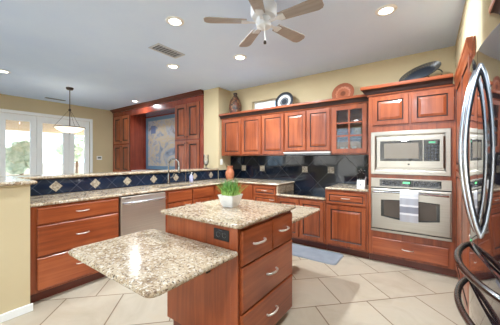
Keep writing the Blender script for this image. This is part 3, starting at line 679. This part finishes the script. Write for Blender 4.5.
ch = MB().tube([(.03, -.03, -.285), (.035, -.035, -.42)], .0018, 6).build('pull_chain', NICKEL, fn)
MB().lathe([(0, -.455), (.012, -.45), (.014, -.435), (.006, -.42), (0, -.418)], (.035, -.035, 0), 14).build('pull_knob', plain('dark_wood_knob', (60, 44, 34), .5), ch, True)
# pendant
pd = thing('pendant_lamp', 'hanging bowl pendant lamp with dark rod in front of the glass doors', 'pendant lamp', (-5.90, 2.0, H))
BRZ = plain('dark_bronze', (66, 54, 46), .4, .7)
MB().lathe([(.012, -.05), (.05, -.045), (.065, -.02), (.065, -.0005)], n=24).build('canopy', BRZ, pd, True)
MB().tube([(0, 0, -.05), (0, 0, -.90)], .008, 10).lathe([(.018, 0), (.024, .02), (.018, .04)], (0, 0, -.47), 14).build('rod', BRZ, pd)
bl = MB().lathe([(0, -.925), (.08, -.918), (.17, -.893), (.25, -.853), (.31, -.80), (.325, -.775), (.32, -.772), (.30, -.80), (.24, -.845), (.16, -.882), (.08, -.905), (0, -.912)], n=40).build('bowl_shade', BOWLE, pd, True, (0, 0, -.19)); bl.scale = (.79, .79, .79)
MB().lathe([(.326, -.788), (.338, -.785), (.338, -.770), (.326, -.767)], n=40).build('rim_band', BRZ, bl)
MB().lathe([(0, -.95), (.012, -.945), (.016, -.932), (.008, -.924)], n=14).build('finial', BRZ, bl, True)
for k in range(3):
    a = math.radians(k*120+20); MB().tube([(.015*math.cos(a), .015*math.sin(a), -.46), (.258*math.cos(a), .258*math.sin(a), -.80)], .003, 6).build('stay', BRZ, pd)
ld = bpy.data.lights.new('bulb_light', 'POINT'); ld.energy = 2; ld.color = (1, .9, .75); ld.shadow_soft_size = .08
lo = bpy.data.objects.new('bulb_light', ld); COL.objects.link(lo); lo.parent = pd; lo.location = (0, 0, -.78)

# ------------------------------------------------------------------ sink fittings
fa = thing('kitchen_faucet', 'tall brushed steel gooseneck tap behind the sink', 'faucet', (-3.345, 2.47, .9145))
MB().lathe([(.03, 0), (.03, .012), (.022, .02), (.021, .14), (.018, .15)], n=20).build('body', TAPM, fa, True)
n = 14; pts = [(0, 0, .14), (0, 0, .30)]+[(.105*(1-math.cos(PI*k/n*1.08)), .02*(1-math.cos(PI*k/n*1.08)), .30+.095*math.sin(PI*k/n*1.08)) for k in range(1, n+1)]
MB().tube(pts, .0125, 12).build('spout', TAPM, fa, True)
e = pts[-1]; MB().tube([e, (e[0]+.004, e[1], e[2]-.03), (e[0]+.006, e[1], e[2]-.095)], [.016, .021, .019], 12).build('spray_head', TAPM, fa, True)
MB().tube([(0, .02, .09), (.01, .06, .105), (.02, .085, .15), (.025, .09, .185)], [.011, .010, .008, .007], 8).build('lever', TAPM, fa, True)
ff = thing('filter_tap', 'slim small steel tap right of the gooseneck tap', 'faucet', (-3.33, 2.80, .9145))
MB().lathe([(.018, 0), (.018, .008), (.009, .015), (.008, .09)], n=16).build('stem', TAPM, ff, True)
pts = [(0, 0, .085), (0, 0, .15)]+[(.045*(1-math.cos(PI*k/8)), 0, .15+.045*math.sin(PI*k/8)) for k in range(1, 9)]
MB().tube(pts, .006, 8).build('spout', TAPM, ff, True)
sb = thing('soap_bottle', 'clear lavender soap pump bottle beside the sink', 'bottle', (-3.385, 2.97, .9145))
MB().prism(rrect(-.025, .025, -.032, .032, .015), 0, .115, [(.004, 0), (0, .05), (0, .8), (.012, .93), (.016, 1)]).build('bottle_body', plain('lavender_soap', (176, 180, 214), .2), sb, True)
MB().lathe([(.012, .1155), (.012, .13), (.004, .132), (.004, .155)], n=14).tube([(0, 0, .155), (.03, 0, .152)], .006, 8).build('pump', WHITEG, sb, True)

# ------------------------------------------------------------------ things on the counters
vs = tag(MB().lathe([(r_*1.15, z_*1.12) for r_, z_ in [(0, 0), (.05, 0), (.062, .02), (.075, .08), (.072, .13), (.048, .175), (.042, .20), (.055, .232), (.05, .232), (.037, .2), (.03, .17), (0, .16)]], n=28).build('clay_vase', noisy('terracotta', (170, 98, 64), (196, 124, 88), 14, .6), None, True, (-3.17, 3.76, .9145)), 'terracotta vase in the counter corner by the tan wall', 'vase')
pot = thing('potted_grass', 'green grass plant in square white pot on the island', 'plant', (-1.355, 1.615, .9145), math.radians(4))
m = MB(); q = lambda r, rr: rrect(-r, r, -r, r, rr)
m.loops([[(x, y, z) for x, y in q(r, rr)] for r, rr, z in ((.048, .012, 0), (.056, .012, .012), (.078, .010, .095), (.080, .010, .098), (.074, .010, .098), (.069, .010, .082))])
m.build('pot', WHITEG, pot, True)
GR = NT('grass_blades'); tc = GR.n('ShaderNodeTexCoord'); sp = GR.n('ShaderNodeSeparateXYZ'); GR.l(tc.outputs['Object'], sp.inputs[0])
gn = GR.n('ShaderNodeTexNoise', i_Scale=60.0); GR.l(tc.outputs['Object'], gn.inputs['Vector'])
gm = GR.n('ShaderNodeMath', operation='MULTIPLY_ADD', i_1=.25); GR.l(gn.outputs[0], gm.inputs[0])
mr = GR.n('ShaderNodeMapRange', i_1=.09, i_2=.25, i_4=.8); GR.l(sp.outputs[2], mr.inputs[0]); GR.l(mr.outputs[0], gm.inputs[2])
GR.l(GR.ramp(gm.outputs[0], [(.1, s2l((186, 210, 120))), (.45, s2l((112, 160, 74))), (.95, s2l((110, 150, 104)))]), GR.p.inputs['Base Color']); GR.set(Roughness=.5)
m = MB(); rnd = random.Random(7)
for k in range(170):
    x, y = (rnd.random()-.5)*.11, (rnd.random()-.5)*.11; a = rnd.random()*6.28; ln = .085+.085*rnd.random()
    lean = .40*rnd.random()+.45*(math.hypot(x, y)/.06)**2; dx, dy = (x*4+math.cos(a)*.35)*lean*.18, (y*4+math.sin(a)*.35)*lean*.18
    c_, s2 = math.cos(a)*.0044, math.sin(a)*.0044
    p = [(x+dx*f**1.6*1.4, y+dy*f**1.6*1.4, .079+ln*f*(1-.12*lean)) for f in (0, .4, .75, 1)]
    rs = [[(p[i][0]-c_*w_, p[i][1]-s2*w_, p[i][2]), (p[i][0]+c_*w_, p[i][1]+s2*w_, p[i][2])] for i, w_ in enumerate((1, .95, .7, .1))]
    vv = [[m.bm.verts.new(q_) for q_ in r] for r in rs]
    for u, v in zip(vv, vv[1:]): m.bm.faces.new((u[0], u[1], v[1], v[0]))
tag(m.build('grass', GR.m, pot), kind='stuff')
MB().box(-.064, .064, -.064, .064, .066, .080).build('soil', plain('pale_pebbles', (120, 110, 80), .9), pot)
kb_ = thing('knife_block', 'white knife block with dark handled knives beside the ovens', 'knife block', (-.745, 3.66, .9145))
MB().loops([[(x, -.06, 0), (x, .06, 0), (x, .075, .15), (x, -.045, .10)] for x in (-.048, .048)]).build('block', WHITEG, kb_)
MB().box(-.010, .010, -.0625, -.0605, .035, .06).build('emblem', plain('emblem_grey', (120, 120, 124), .4), kb_, rot=(0, 0, 0), loc=(0, .008, 0))
for i, (x, y) in enumerate([(-.034, -.02), (-.012, -.02), (.012, -.02), (.034, -.02), (-.030, .022), (-.008, .022), (.016, .022), (.036, .022)]):
    b = .122+.42*y; L = .085+.02*(i % 3); 
    kn = MB().tube([(x, y, b), (x+.003*(i % 2), y-.03, b+L)], .0085, 8).build('knife_handle', BLACKP, kb_, True)
    MB().lathe([(0, 0), (.009, 0), (.009, .004), (0, .005)], (x+.003*(i % 2), y-.031, b+L), 10).build('knife_cap', NICKEL, kn)
lt = thing('glass_lantern', 'small clear glass candle holder on the bar end by the tan wall', 'candle holder', (-3.56, 3.50, 1.1245))
MB().lathe([(0, 0), (.05, 0), (.05, .012), (.012, .02), (.010, .05), (.03, .07), (.045, .08), (0, .082)], n=24).build('stand', plain('dark_pewter', (96, 92, 90), .35, .6), lt, True)
MB().lathe([(.046, .083), (.052, .13), (.05, .27), (.047, .27), (.049, .13), (.043, .086)], n=28).build('glass_shade', glass('lantern_glass', 0, (.97, .97, .97, 1), .04), lt, True)
MB().lathe([(0, .0825), (.022, .0825), (.022, .15), (0, .15)], n=20).build('candle', plain('candle_wax', (240, 234, 220), .6), lt)
# light switch, thermostat
lw = thing('light_switch', 'white light switch on the side of the stub wall above the bar', 'switch', (-3.4295, 3.80, 1.25))
MB().box(0, .006, -.036, .036, -.058, .058, .003).build('plate', WHITE, lw); MB().box(.0062, .010, -.016, .016, -.033, .033, .002).build('rocker', WHITEG, lw)
th_ = thing('thermostat', 'small white thermostat on the tan wall left of the built in cupboards', 'thermostat', (XL+.001, 3.33, 1.34))
MB().box(0, .025, -.07, .07, -.055, .055, .006).build('housing', WHITE, th_); MB().box(.0252, .027, -.045, .045, -.018, .03).build('screen', plain('grey_screen', (110, 116, 112), .2), th_)

# things inside the glass cabinet
for k, x in enumerate((-1.075, -.99, -.90)):
    tag(MB().lathe([(0, 0), (.028, 0), (.033, .10), (.030, .10), (.026, .006), (0, .006)], n=20).build('drinking_glass', plain('frosted_cup', (206, 208, 212), .2), None, True, (x, 3.93, 1.396)),
        ['white cup at left on the bottom shelf of the glass cabinet', 'white cup in the middle of the bottom shelf behind glass', 'white cup at right on the bottom shelf behind glass'][k], 'cup', 'cups in the glass cabinet')
tag(MB().lathe([(0, 0), (.05, 0), (.095, .04), (.11, .075), (.105, .075), (.09, .04), (.045, .006), (0, .006)], n=28).build('bowl', plain('rust_glaze', (150, 74, 52), .3), None, True, (-1.05, 3.94, 1.649)), 'rust red bowl on the middle shelf of the glass cabinet', 'bowl')
tag(MB().lathe([(0, 0), (.05, 0), (.08, .05), (.085, .13), (.08, .13), (.074, .05), (.045, .006), (0, .006)], n=28).build('bowl', plain('ochre_glaze', (170, 138, 84), .35), None, True, (-.84, 3.94, 1.649)), 'ochre bowl at right on the middle shelf of the glass cabinet', 'bowl')

# ------------------------------------------------------------------ ornaments on top of the cabinets
TOPZ = 2.1305
def mosaic(name, cols, scale):
    a = NT(name); tc = a.n('ShaderNodeTexCoord'); v = a.n('ShaderNodeTexVoronoi', i_Scale=scale); a.l(tc.outputs['Object'], v.inputs['Vector'])
    sp = a.n('ShaderNodeSeparateColor'); a.l(v.outputs['Color'], sp.inputs[0]); st = [(i/len(cols), s2l(c)) for i, c in enumerate(cols)]
    c = a.ramp(sp.outputs[0], st); a.t.nodes[-1].color_ramp.interpolation = 'CONSTANT' if a.t.nodes[-1].type == 'VALTORGB' else 'LINEAR'
    a.l(c, a.p.inputs['Base Color']); a.set(Roughness=.4); return a.m
bo = thing('patterned_bottle', 'tall brown patterned bottle with narrow neck on the wall cabinets', 'bottle', (-3.19, 3.955, TOPZ))
MB().lathe([(0, 0), (.085, 0), (.105, .06), (.13, .18), (.128, .26), (.10, .36), (.055, .435), (.038, .455), (.036, .48)], n=30).build('bottle_body', mosaic('bottle_mosaic', [(96, 62, 44), (60, 48, 44), (140, 104, 76), (80, 70, 62), (112, 58, 42)], 34), bo, True)
MB().lathe([(.038, .4805), (.042, .485), (.04, .51), (.02, .518), (0, .518)], n=20).build('stopper', plain('bottle_cap_dark', (64, 50, 42), .5), bo, True)
def plate_on_stand(name, label, loc, R, mat, rz=0, tilt=-14, rimmat=None, sx=1.0):
    t = thing(name, label, 'plate', loc, rz)
    tl = math.radians(tilt); m = MB()
    m.lathe([(0, -.012), (R*.55, -.010), (R*.62, -.014), (R*.97, -.03), (R, -.028), (R, -.024), (R*.62, -.004), (R*.55, 0), (0, -.002)], n=48, axis='y')
    M4 = Matrix.Translation((0, 0, R*math.cos(tl)+.012)) @ Matrix.Rotation(tl, 4, 'X') @ Matrix.Diagonal((sx, 1, 1, 1))
    me = m.build('dish', mat, t, True); me.matrix_local = M4
    MB().box(-.05, -.04, -.04, .10, 0, .010).box(.04, .05, -.04, .10, 0, .010).box(-.04, .04, .085, .095, 0, .010).box(-.05, -.04, -.045, -.038, 0, .04).box(.04, .05, -.045, -.038, 0, .04).build('stand', BLACKP, t)
    return t
def ringmat(name, stops, zig=None, squash=1.0):
    a = NT(name); tc = a.n('ShaderNodeTexCoord'); sp = a.n('ShaderNodeSeparateXYZ'); a.l(tc.outputs['Object'], sp.inputs[0])
    x2 = a.n('ShaderNodeCombineXYZ'); a.l(sp.outputs[0], x2.inputs[0]); zz = a.n('ShaderNodeMath', operation='MULTIPLY', i_1=squash); a.l(sp.outputs[2], zz.inputs[0]); a.l(zz.outputs[0], x2.inputs[1])
    ln = a.n('ShaderNodeVectorMath', operation='LENGTH'); a.l(x2.outputs[0], ln.inputs[0]); f = ln.outputs['Value']
    if zig:
        at = a.n('ShaderNodeMath', operation='ARCTAN2'); a.l(zz.outputs[0], at.inputs[0]); a.l(sp.outputs[0], at.inputs[1])
        mu = a.n('ShaderNodeMath', operation='MULTIPLY', i_1=zig[0]/(2*PI)); a.l(at.outputs[0], mu.inputs[0])
        pp = a.n('ShaderNodeMath', operation='PINGPONG', i_1=.5); a.l(mu.outputs[0], pp.inputs[0])
        ma = a.n('ShaderNodeMath', operation='MULTIPLY_ADD', i_1=zig[1]); a.l(pp.outputs[0], ma.inputs[0]); a.l(f, ma.inputs[2]); f = ma.outputs[0]
    c = a.ramp(f, stops); a.t.nodes[-1]
    for r_ in a.t.nodes:
        if r_.type == 'VALTORGB': r_.color_ramp.interpolation = 'CONSTANT'
    a.l(c, a.p.inputs['Base Color']); a.set(Roughness=.35); return a.m
DKB, WHT, GRY = s2l((34, 38, 46)), s2l((216, 214, 210)), s2l((128, 134, 142))
plate_on_stand('ringed_plate', 'black and white ringed plate on the wall cabinets right of the slot window', (-2.06, 3.93, TOPZ), .175,
               ringmat('ringed_glaze', [(0, DKB), (.055, GRY), (.07, DKB), (.085, WHT), (.125, GRY), (.135, DKB)], (24, .02)))
plate_on_stand('copper_plate', 'reddish brown carved plate on the wall cabinets above the glass door', (-1.06, 3.93, TOPZ), .165,
               ringmat('copper_glaze', [(0, s2l((120, 66, 44))), (.045, s2l((168, 96, 66))), (.09, s2l((188, 120, 90))), (.115, s2l((150, 84, 58)))], (14, .03)))
bk = thing('oval_tray', 'black oval basket tray with zigzag rim leaning on top of the oven cabinet', 'tray', (-.095, 3.80, 2.131), math.radians(6))
m = MB()
def oval(r, y, n=44): return [(.235*r*math.cos(2*PI*k/n), y, .095*r*math.sin(2*PI*k/n)) for k in range(n)]
m.loops([oval(.62, .010), oval(.97, -.032), oval(1.0, -.034), oval(1.0, -.028), oval(.66, 0.002), oval(.6, 0.0)][::-1])
bo_ = m.build('basket', ringmat('zigzag_weave', [(0, s2l((38, 44, 54))), (.196, s2l((112, 106, 94))), (.214, s2l((34, 36, 42))), (.237, s2l((112, 106, 94))), (.248, s2l((34, 36, 42)))], (36, .07), 2.47), bk, True)
bo_.matrix_local = Matrix.Translation((0, 0, .245)) @ Matrix.Rotation(math.radians(-22), 4, 'Y') @ Matrix.Rotation(math.radians(-18), 4, 'X')
MB().tube([(.16+.075*math.cos(a), .03, .235+.055*math.sin(a)) for a in [2*PI*k/20 for k in range(20)]], .007, 8).build('ring_handle', BLACKP, bk)
MB().box(-.2, .2, -.03, .05, 0, .125).build('support_block', BLACKP, bk)

# floor mat
tag(MB().prism(rrect(-1.78, -.93, 3.10, 3.52, [.05, .05, .05, .05]), .001, .016, [(0, 0), (0, .3), (.012, 1)]).build('floor_mat', noisy('grey_mat', (128, 134, 142), (138, 144, 152), 8, .6), None), 'grey cushioned floor mat in front of the cooktop', 'mat')
